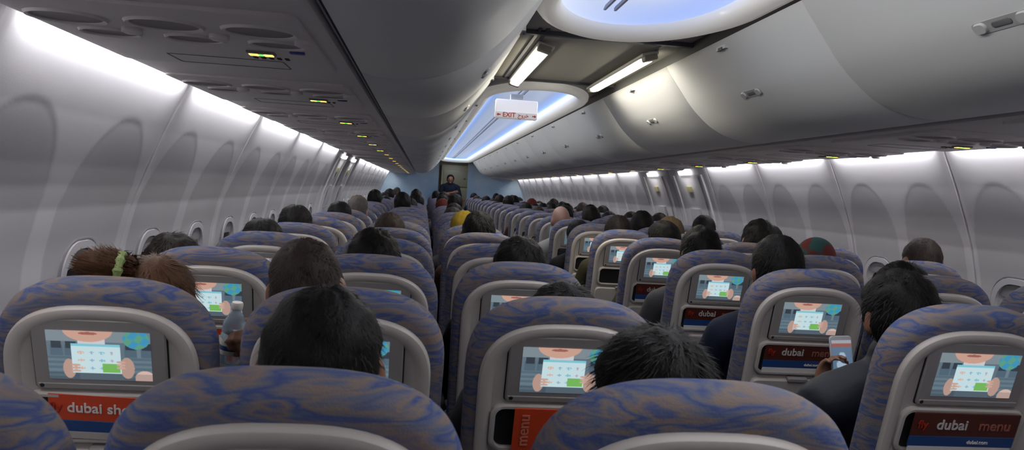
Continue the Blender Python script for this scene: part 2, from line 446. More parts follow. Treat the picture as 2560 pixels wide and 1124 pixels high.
hous=mk('lamp_housing',[rbox(0,0,0,.042,.66,.010,.008)],[RIM]); tub=mk('lamp_tube',[rbox(0,0,-.018,.028,.60,.016,.015,4)],[TUBE]); cap=mk('lamp_end',[rbox(0,0,-.014,.034,.03,.018,.008)],[M('lampend',(.7,.68,.62),.4)])
for x in (-.235,.275):
    e=ob('ceiling_lamp',None,(x,4.36,ZC-.026),(0,math.radians(14 if x<0 else -14),0),label='long white fluorescent ceiling lamp in pale housing',cat='ceiling lamp',group='fluorescent lamps')
    ob('lamp_housing',hous,parent=e); ob('lamp_tube',tub,parent=e); ob('lamp_end',cap,(0,-.63,0),parent=e); ob('lamp_end',cap,(0,.63,0),parent=e)
# end bulkhead
def skywall():
    m=bpy.data.materials.new('bulkhead_sky'); m.use_nodes=True; nt=m.node_tree; b=nt.nodes['Principled BSDF']; b.inputs['Roughness'].default_value=.6
    tc=nt.nodes.new('ShaderNodeTexCoord'); n=nt.nodes.new('ShaderNodeTexNoise'); n.inputs['Scale'].default_value=1.2; n.inputs['Detail'].default_value=4
    nt.links.new(tc.outputs['Object'],n.inputs['Vector']); rr=nt.nodes.new('ShaderNodeValToRGB'); nt.links.new(n.outputs['Fac'],rr.inputs[0])
    rr.color_ramp.elements[0].position=.35; rr.color_ramp.elements[0].color=s2l((.60,.72,.82))+(1,)
    rr.color_ramp.elements[1].position=.68; rr.color_ramp.elements[1].color=s2l((.78,.84,.88))+(1,)
    nt.links.new(rr.outputs[0],b.inputs['Base Color']); return m
SKY=skywall()
GAL=M('galley_beige',(.62,.58,.48),.45,var=.05); GALD=M('galley_dark',(.35,.32,.27),.4)
ob('wall_front',mk('wall_front',[box(-2,-.40,21,21.06,0,2.2),box(.38,2,21,21.06,0,2.2),box(-.40,.38,21,21.06,2.03,2.2)],[SKY],False),kind='structure',label='pale sky-blue clouded cabin bulkhead with open doorway')
ob('wall_end',mk('wall_end',[box(-1.0,1.0,22.9,22.95,0,2.2),box(-1.0,-.95,21.06,22.9,0,2.2),box(.95,1.0,21.06,22.9,0,2.2),box(-1,1,21.06,22.95,2.12,2.2)],[GAL],False),kind='structure',label='beige galley walls beyond the doorway')
gd=ob('galley_cabinet',None,(.12,22.6,0),label='beige galley cabinet with stacked doors and dark joints',cat='cabinet')
ob('body',mk('gal_body',[rbox(0,.1,1.0,.42,.18,1.0,.01)],[GAL]),parent=gd)
for zz,hh in ((.35,.28),(1.0,.30),(1.62,.24)):
    q=ob('door',mk('gal_door',[rbox(0,-.095,zz,.36,.012,hh,.008)],[M('gald',(.56,.53,.45),.4)]),parent=gd)
    ob('latch',mk('gal_latch',[rbox(.25,-.115,zz,.03,.01,.02,.005)],[RED if zz<1.2 and zz>.5 else GALD]),parent=q)
ob('galley_lamp',mk('galley_lamp',[rbox(0,0,0,.28,.25,.012,.008)],[M('gal_lamp',(.9,.9,.9),.5,emis=(.9,.95,1),es=6)]),(0,21.7,2.105),label='rectangular white galley ceiling lamp',cat='ceiling lamp')
# exit sign
es=ob('exit_sign',None,(-.115,5.9,1.96),label='white hanging sign with red exit lettering and arrows',cat='exit sign')
ob('sign_body',mk('sign_body',[rbox(0,0,0,.16,.035,.07,.012)],[SIGNW]),parent=es)
ob('lower_band',mk('lower_band',[rbox(0,-.004,-.048,.158,.036,.024,.008)],[M('signband',(.85,.82,.80),.4,emis=(.9,.87,.85),es=.35)]),parent=es)
ob('hanger',mk('hanger',[rbox(0,0,.085,.05,.02,.03,.006)],[RIM]),parent=es)
ob('exit_lettering',textmesh('EXIT',.048,SIGNR),(-.056,-.0425,-.048),(math.pi/2,0,0),parent=es)
ob('arabic_lettering',textmesh('\uFE9D\uFEED\uFEAE\uFEA7',.040,SIGNR),(.052,-.0425,-.046),(math.pi/2,0,0),parent=es)
def arrow(sg):
    V=[(0,0,0),(.014*sg,0,.012),(.014*sg,0,.004),(.030*sg,0,.004),(.030*sg,0,-.004),(.014*sg,0,-.004),(.014*sg,0,-.012)]
    V2=[(x,y-.001,z) for x,y,z in V]
    return loft([V,V2])
ob('arrow',mk('arrow',[arrow(1)],[SIGNR],False),(-.150,-.0415,-.048),parent=es)
ob('arrow',mk('arrow',[arrow(-1)],[SIGNR],False),(.150,-.0415,-.048),parent=es)
# PSU units -----------------------------------------------------------
def oval(cx,cy,a,b,seg=24,mi=(0,1)):
    def rg(s,z): return [(cx+a*s*math.cos(2*math.pi*i/seg),cy+b*s*math.sin(2*math.pi*i/seg),z) for i in range(seg)]
    rim=loft([rg(1.14,0),rg(1.08,-.006),rg(.98,-.004),rg(.94,.002)],True,False,False)
    cup=loft([rg(.97,-.0015),rg(.7,-.0010),rg(.35,-.0005)],True,False,True)  # nearly flat disc; the cup's shade is put into its darker colour
    return rim+(mi[0],),cup+(mi[1],)
base=loft([[(x,y,.006) for x,y in rrect(.29,.38,.03,4,0,-.05)],[(x,y,-.003) for x,y in rrect(.29,.38,.03,4,0,-.05)],[(x,y,-.005) for x,y in rrect(.285,.375,.028,4,0,-.05)]])
psu_base=mk('unit_panel',[base],[PSU],angle=25)
def omesh(name,a,b,m2):
    p=oval(0,0,a,b); return mk(name,[p[0],p[1]],[PSU,m2])
rl_m=omesh('reading_light',.072,.062,PSUD); vent_m=omesh('air_vent',.060,.046,M('ventm',(.42,.40,.39),.45))
knob_m=mk('vent_knob',[loft([[(s*math.cos(2*math.pi*i/14),s*math.sin(2*math.pi*i/14),z) for i in range(14)] for s,z in ((.022,0),(.022,-.010),(.014,-.014))])],[PSU])
seg_m=mk('seatbelt_sign',[rbox(0,0,0,.034,.022,.004,.003)+(0,),rbox(-.018,0,-.004,.011,.011,.002,.001)+(1,),rbox(.018,0,-.004,.011,.011,.002,.001)+(1,),rbox(0,0,-.004,.005,.008,.002,.001)+(2,)],[PSUD,ORANGE,GREEN])
spk_m=mk('speaker_grille',[rbox(.02*i-.04,.014*j,0,.005,.005,.002,.001) for i in range(5) for j in range(2)],[DARK])
mark_m=mk('call_button',[rbox(0,0,0,.018,.010,.004,.003)],[M('callb',(.25,.27,.55),.4)])
line_m=mk('access_panel',[ringpart(.15,.07,.01,.147,.067,.008,0,.001)],[PSUD])
far=[base+(0,)]
for i in range(3):
    p=oval(-.19+.19*i,-.19,.062,.052); far+= [p[0],(p[1][0],p[1][1],1)]
far.append(rbox(.15,.0,-.006,.022,.008,.003,.002)+(2,))
psu_far=mk('passenger_service_unit',far,[PSU,PSUD,M('amber_far',(.2,.15,.1),.4,emis=(1,.80,.35),es=1.3)])
for sg in (-1,1):
    for j in range(-2,18):
        y=2.0+1.06*j
        if y>20.6: continue
        x=sg*1.335
        if j<6:
            e=ob('passenger_service_unit',None,(x,y,1.652),(0,0,0),label='grey overhead service panel with reading lights and lit seat belt sign',cat='service panel',group='overhead service panels')
            ob('unit_panel',psu_base,parent=e)
            for i in range(3):
                ob('reading_light',rl_m,((-.195+.195*i),-.27,-.005),parent=e)
                ob('air_vent',vent_m,((-.165+.185*i),-.12,-.005),parent=e)
                ob('vent_knob',knob_m,((-.095+.185*i),-.185,-.004),parent=e)
            ob('seatbelt_sign',seg_m,(.14*1,.02,-.007),parent=e,label='small amber and green lit symbols')
            ob('call_button',mark_m,(.235,-.03,-.007),parent=e); ob('speaker_grille',spk_m,(.15,.09,-.006),parent=e)
            ob('access_panel',line_m,(0.02,.22,-.006),(math.pi/2,0,0),parent=e)
        else:
            ob('passenger_service_unit',psu_far,(x,y,1.652),label='grey overhead service panel with reading lights and lit seat belt sign',cat='service panel',group='overhead service panels')
# ------------------------------------------------------------------ seats
TA=math.radians(16); L=.76; PIV=Vector((0,L*math.sin(TA),.40))
def T(u,v,w):
    return (u,PIV.y-v*math.sin(TA)+w*math.cos(TA),PIV.z+v*math.cos(TA)+w*math.sin(TA))
def outline(ins,W=.216,H=L,R=.178,vb=.0,e=2.75):
    W=W-ins;H=H-ins;R=max(R-ins*.8,.05); pts=[]
    for i in range(7): 
        v=vb+ins*.3+(H-R-vb)*i/7; pts.append((-W*(1-.04*(1-i/7)),v))
    for i in range(33):
        a=math.pi*(1-i/32); c=math.cos(a); s=math.sin(a)
        pts.append((W*math.copysign(abs(c)**(2/e),c),H-R+R*abs(s)**(2/e)))
    for i in range(6,-1,-1):
        v=vb+ins*.3+(H-R-vb)*i/7; pts.append((W*(1-.04*(1-i/7)),v))
    return pts
def olo(spec,cap0=True,cap1=True,**k):
    return loft([[T(u,v,w) for u,v in outline(i,**k)] for i,w in spec],True,cap0,cap1)
back_p=olo([(.075,-.036),(.05,-.043),(.024,-.042),(.010,-.034),(.003,-.018),(0,.0),(.003,.018),(.014,.034),(.035,.044),(.08,.048)])
shell_p=olo([(.028,-.036),(.0285,-.050),(.032,-.056),(.038,-.0585),(.050,-.057),(.056,-.052),(.060,-.049)],cap0=False,H=L-.014)
def plate(cu,cv,w,h,rr,w0,w1,bev=.003):
    return loft([[T(a,b,w0) for a,b in rrect(w,h,rr,6,cu,cv)],[T(a,b,w1+bev) for a,b in rrect(w,h,rr,6,cu,cv)],[T(a,b,w1) for a,b in rrect(w-bev,h-bev,max(rr-bev,.001),6,cu,cv)]])
def arched(cu,cv,w,h,rt,w0,w1):
    o=[]
    for wv,i in ((w0,0),(w1+.003,0),(w1,.003)):
        pts=[]
        for (sx,sy,a0,rr) in ((1,1,0,rt),(-1,1,90,rt),(-1,-1,180,.008),(1,-1,270,.008)):
            for q in range(7):
                a=math.radians(a0+15*q); pts.append((cu+sx*(w-i-rr)+rr*math.cos(a),cv+sy*(h-i-rr)+rr*math.sin(a)))
        o.append([T(a,b,wv) for a,b in pts])
    return loft(o)
VS=L-.150
groove_p=arched(0,VS+.004,.132,.083,.030,-.046,-.0510)
bezel_p=arched(0,VS+.003,.128,.079,.027,-.048,-.0560)
bez_lo=plate(0,VS-.069,.124,.007,.003,-.051,-.0575,.002)
lens_p=plate(-.115,VS-.068,.0045,.0045,.004,-.056,-.0585,.001)
pocket_p=plate(0,VS-.142,.146,.052,.022,-.046,-.0505)
def ringw(cu,cv,wo,ho,ro,wi_,hi_,ri,w0,w1):
    a=rrect(wo,ho,ro,6,cu,cv); b=rrect(wi_,hi_,ri,6,cu,cv); a2=rrect(wo-.004,ho-.004,ro-.003,6,cu,cv)
    return loft([[T(x,y,w0) for x,y in a],[T(x,y,w1+.003) for x,y in a],[T(x,y,w1) for x,y in a2],[T(x,y,w1) for x,y in b],[T(x,y,w0) for x,y in b]],True,False,False)
pocket_r=ringw(0,VS-.144,.156,.060,.03,.145,.050,.020,-.048,-.060)
tray_p=plate(0,VS-.375,.165,.155,.03,-.044,-.062,.006)
tray_l=plate(0,VS-.218,.035,.008,.006,-.048,-.070,.003)
low_shell=plate(0,.06,.185,.055,.02,-.041,-.054,.004)
cush_p=rbox(0,PIV.y+.28,.385,.212,.24,.075,.045,4,.07)
arm_p=rbox(-.234,PIV.y+.22,.605,.020,.20,.018,.014,3,.02); arm_s=box(-.246,-.222,PIV.y+.03,PIV.y+.09,.40,.60)
arm2=[xf(arm_p,lambda x,y,z:(-x,y,z)),xf(arm_s,lambda x,y,z:(-x,y,z))]
frame_p=[box(-.23,.23,PIV.y+.10,PIV.y+.14,.27,.31),box(-.23,.23,PIV.y+.42,PIV.y+.46,.27,.31)]
leg_p=loft([[(x,y,z) for x,y in rrect(.018,.018,.006,2)] for z in (0,.29)])
me_back=mk('backrest',[back_p],[FAB],angle=80); me_shell=mk('back_shell',[shell_p,low_shell],[SHELL],angle=35)
me_bez=mk('screen_bezel',[groove_p+(1,),bezel_p+(0,),bez_lo+(0,),lens_p+(1,)],[BEZ,DARK],angle=30)
me_pock=mk('literature_pocket',[pocket_p+(1,),pocket_r+(0,)],[SHELL,DARK],angle=35)
me_tray=mk('tray_table',[tray_p,],[SHELL],angle=35); me_latch=mk('tray_latch',[tray_l],[BEZ],angle=35)
me_cush=mk('seat_cushion',[cush_p],[FAB],angle=80); me_arm=mk('armrest',[arm_p,arm_s],[BEZ]); me_arm2=mk('armrest',arm2,[BEZ])
me_frame=mk('seat_frame',frame_p,[METAL],False); me_leg=mk('leg',[leg_p],[METAL])
def ell(u,v,cx,cy,a,b): return ((u-cx)/a)**2+((v-cy)/b)**2<1
def simg(u,v):
    c=(.38,.45,.50)
    if v<.22: c=(.50,.55,.58)
    if u>.78: c=(.42,.50,.55)
    for sx in (.03,.17,.74,.90):
        if sx<u<sx+.12 and v>.30: c=(.32,.40,.46)
        if sx+.01<u<sx+.11 and .22<v<.36: c=(.20,.24,.28)
    if v>.52 and (u<.24 or u>.72): c=(.34,.42,.47) if math.sin(v*60)>0 else (.40,.48,.53)
    if ell(u,v,.86,.14,.13,.20):
        k=math.sin(u*55)+math.cos(v*33+u*20); c=(.25,.58,.74) if k>0 else (.36,.62,.52)
    if .30<u<.56 and .15<v<.32: c=(.80,.80,.82)
    if ell(u,v,.40,-.03,.24,.25): c=(.80,.63,.56)
    if ell(u,v,.40,.05,.09,.030): c=(.62,.38,.35)
    if ell(u,v,.93,.95,.10,.16): c=(.84,.72,.68)
    if v>.86: c=tuple(x*.85 for x in c)
    if ell(u,v,.20,.78,.06,.20) or ell(u,v,.76,.74,.07,.22): c=(.72,.59,.54)
    if .23<u<.70 and .26<v<.86:
        c=(.78,.88,.90)
        if v<.31: c=(.50,.78,.84)
        uu=(u-.27)/.10; vv=(v-.36)/.16
        fu=uu-math.floor(uu); fv=vv-math.floor(vv)
        h=(int(uu)*3+int(vv)*5)%5
        if .27<u<.67 and .36<v<.82 and ell(fu,fv,.5+.1*math.sin(h*3),.5,.34-.04*h,.20):
            if math.sin(u*220+h)+math.sin(v*150)>-.6:
                c=((.86,.70,.62),(.50,.75,.82),(.62,.80,.84),(.55,.70,.80),(.72,.66,.74))[h]
    if .52<u<.69 and .66<v<.84: c=(.46,.72,.36)
    for k in range(3):
        if ell(u,v,.265,.70+.06*k,.045,.026): c=(.80,.65,.59)
        if ell(u,v,.70,.62+.06*k,.045,.026): c=(.80,.65,.59)
    return c
V,F,Cs=image(176,98,.198,.110,simg)
V=[T(x,VS+.003+z,-.0572) for x,y,z in V]
me_scr=mk('screen',[(V,F)],[SCR],colors=Cs,smooth=False,recalc=False)
far_parts=[back_p+(0,),shell_p+(1,),bezel_p+(2,),plate(0,VS+.003,.099,.055,.003,-.054,-.0572,.001)+(3,),plate(-.005,VS-.005,.046,.032,.001,-.057,-.0578,.0004)+(4,),plate(-.02,VS+.045,.04,.012,.01,-.057,-.0578,.0004)+(5,),
    pocket_p+(6,),tray_p+(1,),cush_p+(0,),arm_p+(2,),arm_s+(2,),frame_p[0]+(6,)]
far_parts+=[xf(leg_p,lambda x,y,z:(x-.15,y+.33,z))+(6,),xf(leg_p,lambda x,y,z:(x+.15,y+.33,z))+(6,),xf(leg_p,lambda x,y,z:(x-.15,y+.64,z))+(6,),xf(leg_p,lambda x,y,z:(x+.15,y+.64,z))+(6,)]
me_far=mk('airline_seat',far_parts,[FAB,SHELL,BEZ,SCRF,SCRW,SCRP,DARK],angle=45)
SX=[-1.400,-.926,-.448,.507,.975,1.445]
ROW0=.86; PITCH=.79; NR=25
def rowy(k): return ROW0+PITCH*k+(.055 if k==0 else 0)
SLAB='blue and brown swirl fabric seat, grey plastic back, video screen'
for k in range(NR):
    for ci,x in enumerate(SX):
        y=rowy(k)+random.uniform(-.010,.010)
        zs=(.988 if ci<3 else 1.010)
        xx=x+(.035 if (k==0 and ci==2) else .008 if k==0 and ci==1 else .022 if k==0 and ci==0 else 0)
        if k<7:
            e=ob('airline_seat',None,(xx,y,0),label=SLAB,cat='airline seat',group='rows of airline seats',scale=(1,1,zs))
            for n,me in (('backrest',me_back),('back_shell',me_shell),('screen_bezel',me_bez),('screen',me_scr),('literature_pocket',me_pock),('tray_table',me_tray),('tray_latch',me_latch),('seat_cushion',me_cush),('armrest',me_arm),('seat_frame',me_frame)):
                ob(n,me,parent=e)
            for lx,ly in ((-.15,.33),(.15,.33),(-.15,.64),(.15,.64)): ob('leg',me_leg,(lx,ly,0),parent=e)
            if ci in (2,5): ob('armrest',me_arm2,parent=e)
        else:
            ob('airline_seat',me_far,(xx,y,0),label=SLAB,cat='airline seat',group='rows of airline seats',scale=(1,1,zs))
# magazines in pockets
def cover(name,mats,w=.132):
    return mk(name,[plate(0,VS-.118,w,.030,.002,-.0605,-.064,.0005)+(0,),plate(0,VS-.162,w,.0135,.002,-.0605,-.064,.0005)+(1,),plate(0,VS-.184,w*.98,.0085,.002,-.0605,-.064,.0005)+(2,)],mats,False)
mag_red=cover('cover',[RED,MBLUE,SHELL]); mag_brn=cover('cover',[MBRN,MBLUE,MWHITE])
mag_ver=mk('cover',[plate(-.030,VS-.142,.075,.054,.002,-.0605,-.064,.0005)+(0,),plate(.080,VS-.160,.030,.032,.002,-.0605,-.064,.0005)+(1,)],[RED,MWHITE],False)
t_shop=textmesh('dubai shop',.032,MWHITE); t_d=textmesh('dubai',.036,MGREY); t_m=textmesh('menu',.036,MDRED); t_fly=textmesh('fly',.028,MORG); t_small=textmesh('dubai.com',.013,MWHITE); t_mv=textmesh('menu',.036,M('pale_orange_print',(.86,.50,.40),.4))
def magazine(ci,k,kind,tilt=0,dx=0,dv=0):
    x=SX[ci]; y=rowy(k); zs=(.988 if ci<3 else 1.010)
    e=ob('magazine',None,(x+dx,y-dv*math.sin(TA)-.003,dv*math.cos(TA)),(0,tilt,0),label=('red magazine with white title lettering in seat pocket' if kind!='menu' else 'dark red menu card with pale title lettering in seat pocket'),cat='magazine',group='magazines in seat pockets',scale=(1,1,zs))
    ob('cover',{'shop':mag_red,'menu':mag_brn,'ver':mag_ver}[kind],parent=e)
    if kind=='shop': L_=((t_shop,-.026,VS-.118),(t_fly,-.118,VS-.118),(t_small,.02,VS-.162))
    elif kind=='menu': L_=((t_d,-.035,VS-.118),(t_m,.072,VS-.118),(t_fly,-.108,VS-.118),(t_small,.04,VS-.162))
    else: L_=((t_mv,-.082,VS-.142),)
    for me,u,v in L_:
        p=T(u,v,-.0655); o=ob('title_lettering',me,p,parent=e)
        if kind=='ver': o.rotation_mode='ZYX'; o.rotation_euler=(math.pi/2+TA,0,math.pi/2)
        else: o.rotation_euler=(math.pi/2+TA,0,0)
for ci,k,kd,ti,dv in ((0,1,'shop',.03,.0),(3,1,'menu',0,-.002),(3,2,'menu',0,0),(3,3,'menu',0,0),(1,1,'menu',0,0),(2,1,'ver',.0,.0),(0,2,'shop',0,0),(4,2,'menu',0,0),(4,1,'menu',0,0),(3,4,'menu',0,0),(2,2,'menu',0,-.01),(1,2,'menu',0,0)):
    magazine(ci,k,kd,ti,0,dv)
# ------------------------------------------------------------------ people
def capsule(p0,p1,r0,r1,lat=(1,0,0),seg=14,hn=4):
    p0=Vector(p0);p1=Vector(p1)
    if not isinstance(r0,tuple): r0=(r0,r0)
    if not isinstance(r1,tuple): r1=(r1,r1)
    ax=(p1-p0); ln=ax.length; ax=ax/ln if ln>1e-6 else Vector((0,0,1))
    A=Vector(lat); A=A-ax*A.dot(ax)
    if A.length<.05:
        A=Vector((0,1,0)); A=A-ax*A.dot(ax)
    A.normalize(); B=ax.cross(A)
    R=[]
    def rg(c,ra,rb): return [tuple(c+A*ra*math.cos(2*math.pi*i/seg)+B*rb*math.sin(2*math.pi*i/seg)) for i in range(seg)]
    m0=min(r0);m1=min(r1)
    for h in range(hn):
        a=math.pi/2*(h+.35)/(hn+.35); R.append(rg(p0-ax*m0*math.cos(a),r0[0]*math.sin(a),r0[1]*math.sin(a)))
    R.append(rg(p0,*r0)); R.append(rg(p1,*r1))
    for h in range(hn-1,-1,-1):
        a=math.pi/2*(h+.35)/(hn+.35); R.append(rg(p1+ax*m1*math.cos(a),r1[0]*math.sin(a),r1[1]*math.sin(a)))
    return loft(R)
def ellipsoid(c,rx,ry,rz,fn=None,nu=24,nv=14):
    R=[]
    for j in range(nv):
        ph=math.pi*(j+.5)/nv; ring_=[]
        for i in range(nu):
            th=2*math.pi*i/nu; d=Vector((math.sin(ph)*math.cos(th),math.sin(ph)*math.sin(th),math.cos(ph)))
            p=Vector((d.x*rx,d.y*ry,d.z*rz))
            if fn: p=fn(d,p)
            ring_.append((c[0]+p.x,c[1]+p.y,c[2]+p.z))
        R.append(ring_)
    return loft(R)
HX,HY,HZ=.076,.097,.114
def hshape(d,p):
    if d.z<0:
        p.x*=1-.30*(-d.z)**1.3
        if d.y<0: p.y*=1-.45*(-d.z)**1.2
        else: p.y*=1-.10*(-d.z)
    else:
        q=(abs(d.x)**2.6+abs(d.z)**2.6)**(1/2.6)
        if q>.05:
            rr=math.sqrt(d.x*d.x+d.z*d.z)/q
            p.x*=1+(rr-1)*.9; p.z*=1+(rr-1)*.35
    return p
def head_parts(c,faceplus=True):
    c=Vector(c); P=[ellipsoid(c,HX,HY,HZ,hshape)]
    for s in (-1,1):
        P.append(ellipsoid(c+Vector((s*.082,-.002,-.012)),.012,.022,.034))
        P.append(ellipsoid(c+Vector((s*.030,.080,.012)),.014,.012,.009))
        P.append(capsule(c+Vector((s*.045,.078,.030)),c+Vector((s*.014,.088,.028)),.008,.008))
    P.append(capsule(c+Vector((0,.090,.018)),c+Vector((0,.112,-.022)),.008,.013))
    P.append(capsule(c+Vector((-.020,.088,-.052)),c+Vector((.020,.088,-.052)),.007,.007))
    P.append(ellipsoid(c+Vector((0,.070,-.092)),.028,.024,.020))
    return P
def hand_parts(w,d,n,side,curl=.7,k=1.0):
    w=Vector(w);d=Vector(d).normalized();n=Vector(n);n=(n-d*n.dot(d)).normalized();lat=d.cross(n)*side
    P=[capsule(w,w+d*.075,(.026,.020),(.038,.014),lat=lat)]
    Ls=(.070,.080,.074,.058)
    for i in range(4):
        b=w+d*(.088-.004*abs(i-1))+lat*(.028-.019*i)
        ln=Ls[i]/3; rr=.0088
        for s in range(3):
            a=curl*(.5+.35*s); dd=(d*math.cos(a*(1+s)*.62)+n*math.sin(a*(1+s)*.62)).normalized()
            e=b+dd*ln*(1.25-.2*s); P.append(capsule(b,e,rr,rr*.93,seg=10,hn=3)); b=e; rr*=.93
    b=w+d*.022+lat*.028
    t1=b+(d*.6+lat*.65+n*.35).normalized()*.042; t2=t1+(d*.8+lat*.05+n*.6).normalized()*.032
    P+= [capsule(b,t1,.013,.0105,seg=10,hn=3),capsule(t1,t2,.0105,.009,seg=10,hn=3)]
    return P
def vox(name,parts,mat,size,it=3):
    me=mk(name,parts,[mat]); o=bpy.data.objects.new('tmp',me); COL.objects.link(o)
    m=o.modifiers.new('r','REMESH'); m.mode='VOXEL'; m.voxel_size=size; m.use_smooth_shade=True
    s=o.modifiers.new('s','SMOOTH'); s.factor=.5; s.iterations=it
    dg=bpy.context.evaluated_depsgraph_get(); dg.update()
    r_=bpy.data.meshes.new_from_object(o.evaluated_get(dg)); r_.name=name
    r_.materials.clear(); r_.materials.append(mat); r_.shade_smooth()
    bpy.data.objects.remove(o); return r_
HC=Vector((0,-.16,.640))
DEFARM={-1:dict(e=(-.235,-.01,.17),w=(-.11,.20,.15),d=(.35,1,-.1),n=(0,0,-1)),1:dict(e=(.235,-.01,.17),w=(.11,.20,.15),d=(-.35,1,-.1),n=(0,0,-1))}
def torso_parts(g=0):
    return [capsule((0,0,.09),(0,-.06,.26),(.150+g,.100+g),(.135+g,.095+g)),capsule((0,-.06,.26),(0,-.11,.385),(.137+g,.095+g),(.155+g,.095+g)),
        capsule((-.135,-.12,.415),(.135,-.12,.415),.056+g,.056+g,lat=(0,0,1)),
        capsule((-.11,-.125,.435),(0,-.14,.475),.045+g,.05+g*.8,lat=(0,0,1)),capsule((.11,-.125,.435),(0,-.14,.475),.045+g,.05+g*.8,lat=(0,0,1))]
def arm_parts(arms,g=0,stop=1.0):
    P=[]
    for s,a in arms.items():
        sh=Vector((s*.172,-.12,.408)); e=Vector(a['e']); w=Vector(a['w'])
        if stop<1: w=e+(w-e)*stop
        P+= [capsule(sh,e,.050+g,.040+g),capsule(e,w,.040+g,.027+g*.9 if stop>=1 else .03+g)]
    return P
def leg_parts(g=0):
    P=[]
    for s in (-1,1):
        P+= [capsule((s*.085,.02,.085),(s*.11,.42,.09),.080+g,.055+g),capsule((s*.11,.42,.08),(s*.11,.40,-.32),.052+g,.036+g)]
    return P
def seated(name,arms,size=.011,puff=.016):
    P=torso_parts()+arm_parts(arms)+leg_parts()+[capsule((0,-.14,.44),(0,-.155,.57),.054,.052)]+head_parts(HC)
    for s in (-1,1): P.append(capsule((s*.11,.41,-.385),(s*.115,.55,-.415),(.035,.03),(.04,.024)))
    for s,a in arms.items(): P+=hand_parts(a['w'],a['d'],a['n'],a.get('ts',s),a.get('c',.6))
    body=vox(name+'_body',P,SKIN[0],size,2)
    coat=vox(name+'_jacket',torso_parts(puff)+arm_parts(arms,puff*.85,.97)+[capsule((0,-.14,.47),(0,-.145,.530),.066,.068)],SKIN[0],.012,3)
    tr=vox(name+'_trousers',leg_parts(.012)+[capsule((0,0,.08),(0,-.03,.15),(.160,.110),(.155,.108))],SKIN[0],.014,3)
    return body,coat,tr
B0=seated('seated',DEFARM,.0105)
armsP={-1:dict(e=(-.27,.02,.20),w=(-.035,.175,.335),d=(.30,.05,1),n=(.25,-1,.1),ts=1,c=.75),1:DEFARM[1]}
BP=seated('phone',armsP,.0065,puff=.026)
armsB={-1:dict(e=(-.235,.17,.22),w=(-.185,.135,.475),d=(0,-1,.15),n=(-1,0,0),ts=-1,c=.95),1:DEFARM[1]}
BB=seated('bottle',armsB,.0065)
# hair
def hairmask(d,kind):
    z=d.z
    front=.42 if kind!='thin' else .50
    m=min(1,(front-(d.y-.75*max(0,z)*1.0))/.12) if d.y>.1 else 1
    if d.y>0.1:
        m=min(m,(z-(-.35+1.3*d.y))/.15)
    else:
        m=min(m,(z-(-.58+ .9*max(0,d.y+.25)))/.12)
    return m
def hair_mesh(kind,n_str=1400,ln=.028,thick=.011,lift=.25,seed=1,lump=.006):
    rnd=random.Random(seed)
    def pt(d,extra):
        p=Vector((d.x*HX,d.y*HY,d.z*HZ)); p=hshape(d,p)
        return p+Vector((d.x,d.y,d.z*.9))*extra
    def fn(d,p):
        m=hairmask(d,kind)
        if m>0:
            nz=noise.noise(d*3.0+Vector((seed,0,0)))*lump+noise.noise(d*9)*.003
            return pt(d,thick*sm(m)+nz*sm(m)+.002)
        return pt(d,-.010)
    part=ellipsoid((0,0,0),HX,HY,HZ,fn,56,36)
    parts=[part]
    V=[];F=[]
    for _ in range(n_str):
        while True:
            d=Vector((rnd.gauss(0,1),rnd.gauss(0,1),rnd.gauss(0,1))).normalized()
            if hairmask(d,kind)>.25: break
        p=pt(d,thick*.8)
        crown=Vector((.1,-.35,.93)).normalized()
        tang=(d-crown); tang=(tang-d*tang.dot(d))
        if tang.length<.05: tang=Vector((1,0,0))
        tang.normalize(); tang=(tang+Vector((rnd.uniform(-.4,.4),rnd.uniform(-.4,.4),rnd.uniform(-.2,.2)))).normalized()
        side=d.cross(tang).normalized()*.0016; o=len(V); l=ln*rnd.uniform(.6,1.3)*(1.0 if d.z>-.3 else .45)
        for s in range(3):
            q=p+tang*l*s/2+d*(lift*l*s/2*(1-.25*s)) ; wd=1-.45*s
            V+=[tuple(q-side*wd),tuple(q+side*wd)]
        F+=[(o,o+1,o+3,o+2),(o+2,o+3,o+5,o+4)]
    parts.append((V,F))
    return parts
def hairmat(name,c):
    m=M(name,c,.6,spec=.18); nt=m.node_tree; b=nt.nodes['Principled BSDF']
    tc=nt.nodes.new('ShaderNodeTexCoord'); mp=nt.nodes.new('ShaderNodeMapping'); mp.inputs['Scale'].default_value=(60,60,14)
    n=nt.nodes.new('ShaderNodeTexNoise'); n.inputs['Scale'].default_value=4; n.inputs['Detail'].default_value=4
    nt.links.new(tc.outputs['Object'],mp.inputs[0]); nt.links.new(mp.outputs[0],n.inputs['Vector'])
    bu=nt.nodes.new('ShaderNodeBump'); bu.inputs['Strength'].default_value=.6; bu.inputs['Distance'].default_value=.003
    nt.links.new(n.outputs['Fac'],bu.inputs['Height']); nt.links.new(bu.outputs[0],b.inputs['Normal'])
    rr=nt.nodes.new('ShaderNodeValToRGB'); cl=s2l(c); rr.color_ramp.elements[0].color=tuple(x*.6 for x in cl)+(1,); rr.color_ramp.elements[1].color=tuple(x*1.5 for x in cl)+(1,)
    nt.links.new(n.outputs['Fac'],rr.inputs[0]); nt.links.new(rr.outputs[0],b.inputs['Base Color'])
    return m
HB=hairmat('hair_black',(.055,.045,.045)); HD=hairmat('hair_dark_brown',(.10,.07,.06)); HBR=hairmat('hair_brown',(.30,.20,.13)); HG=hairmat('hair_grey',(.32,.30,.29)); HGB=hairmat('hair_grey_brown',(.19,.155,.14))
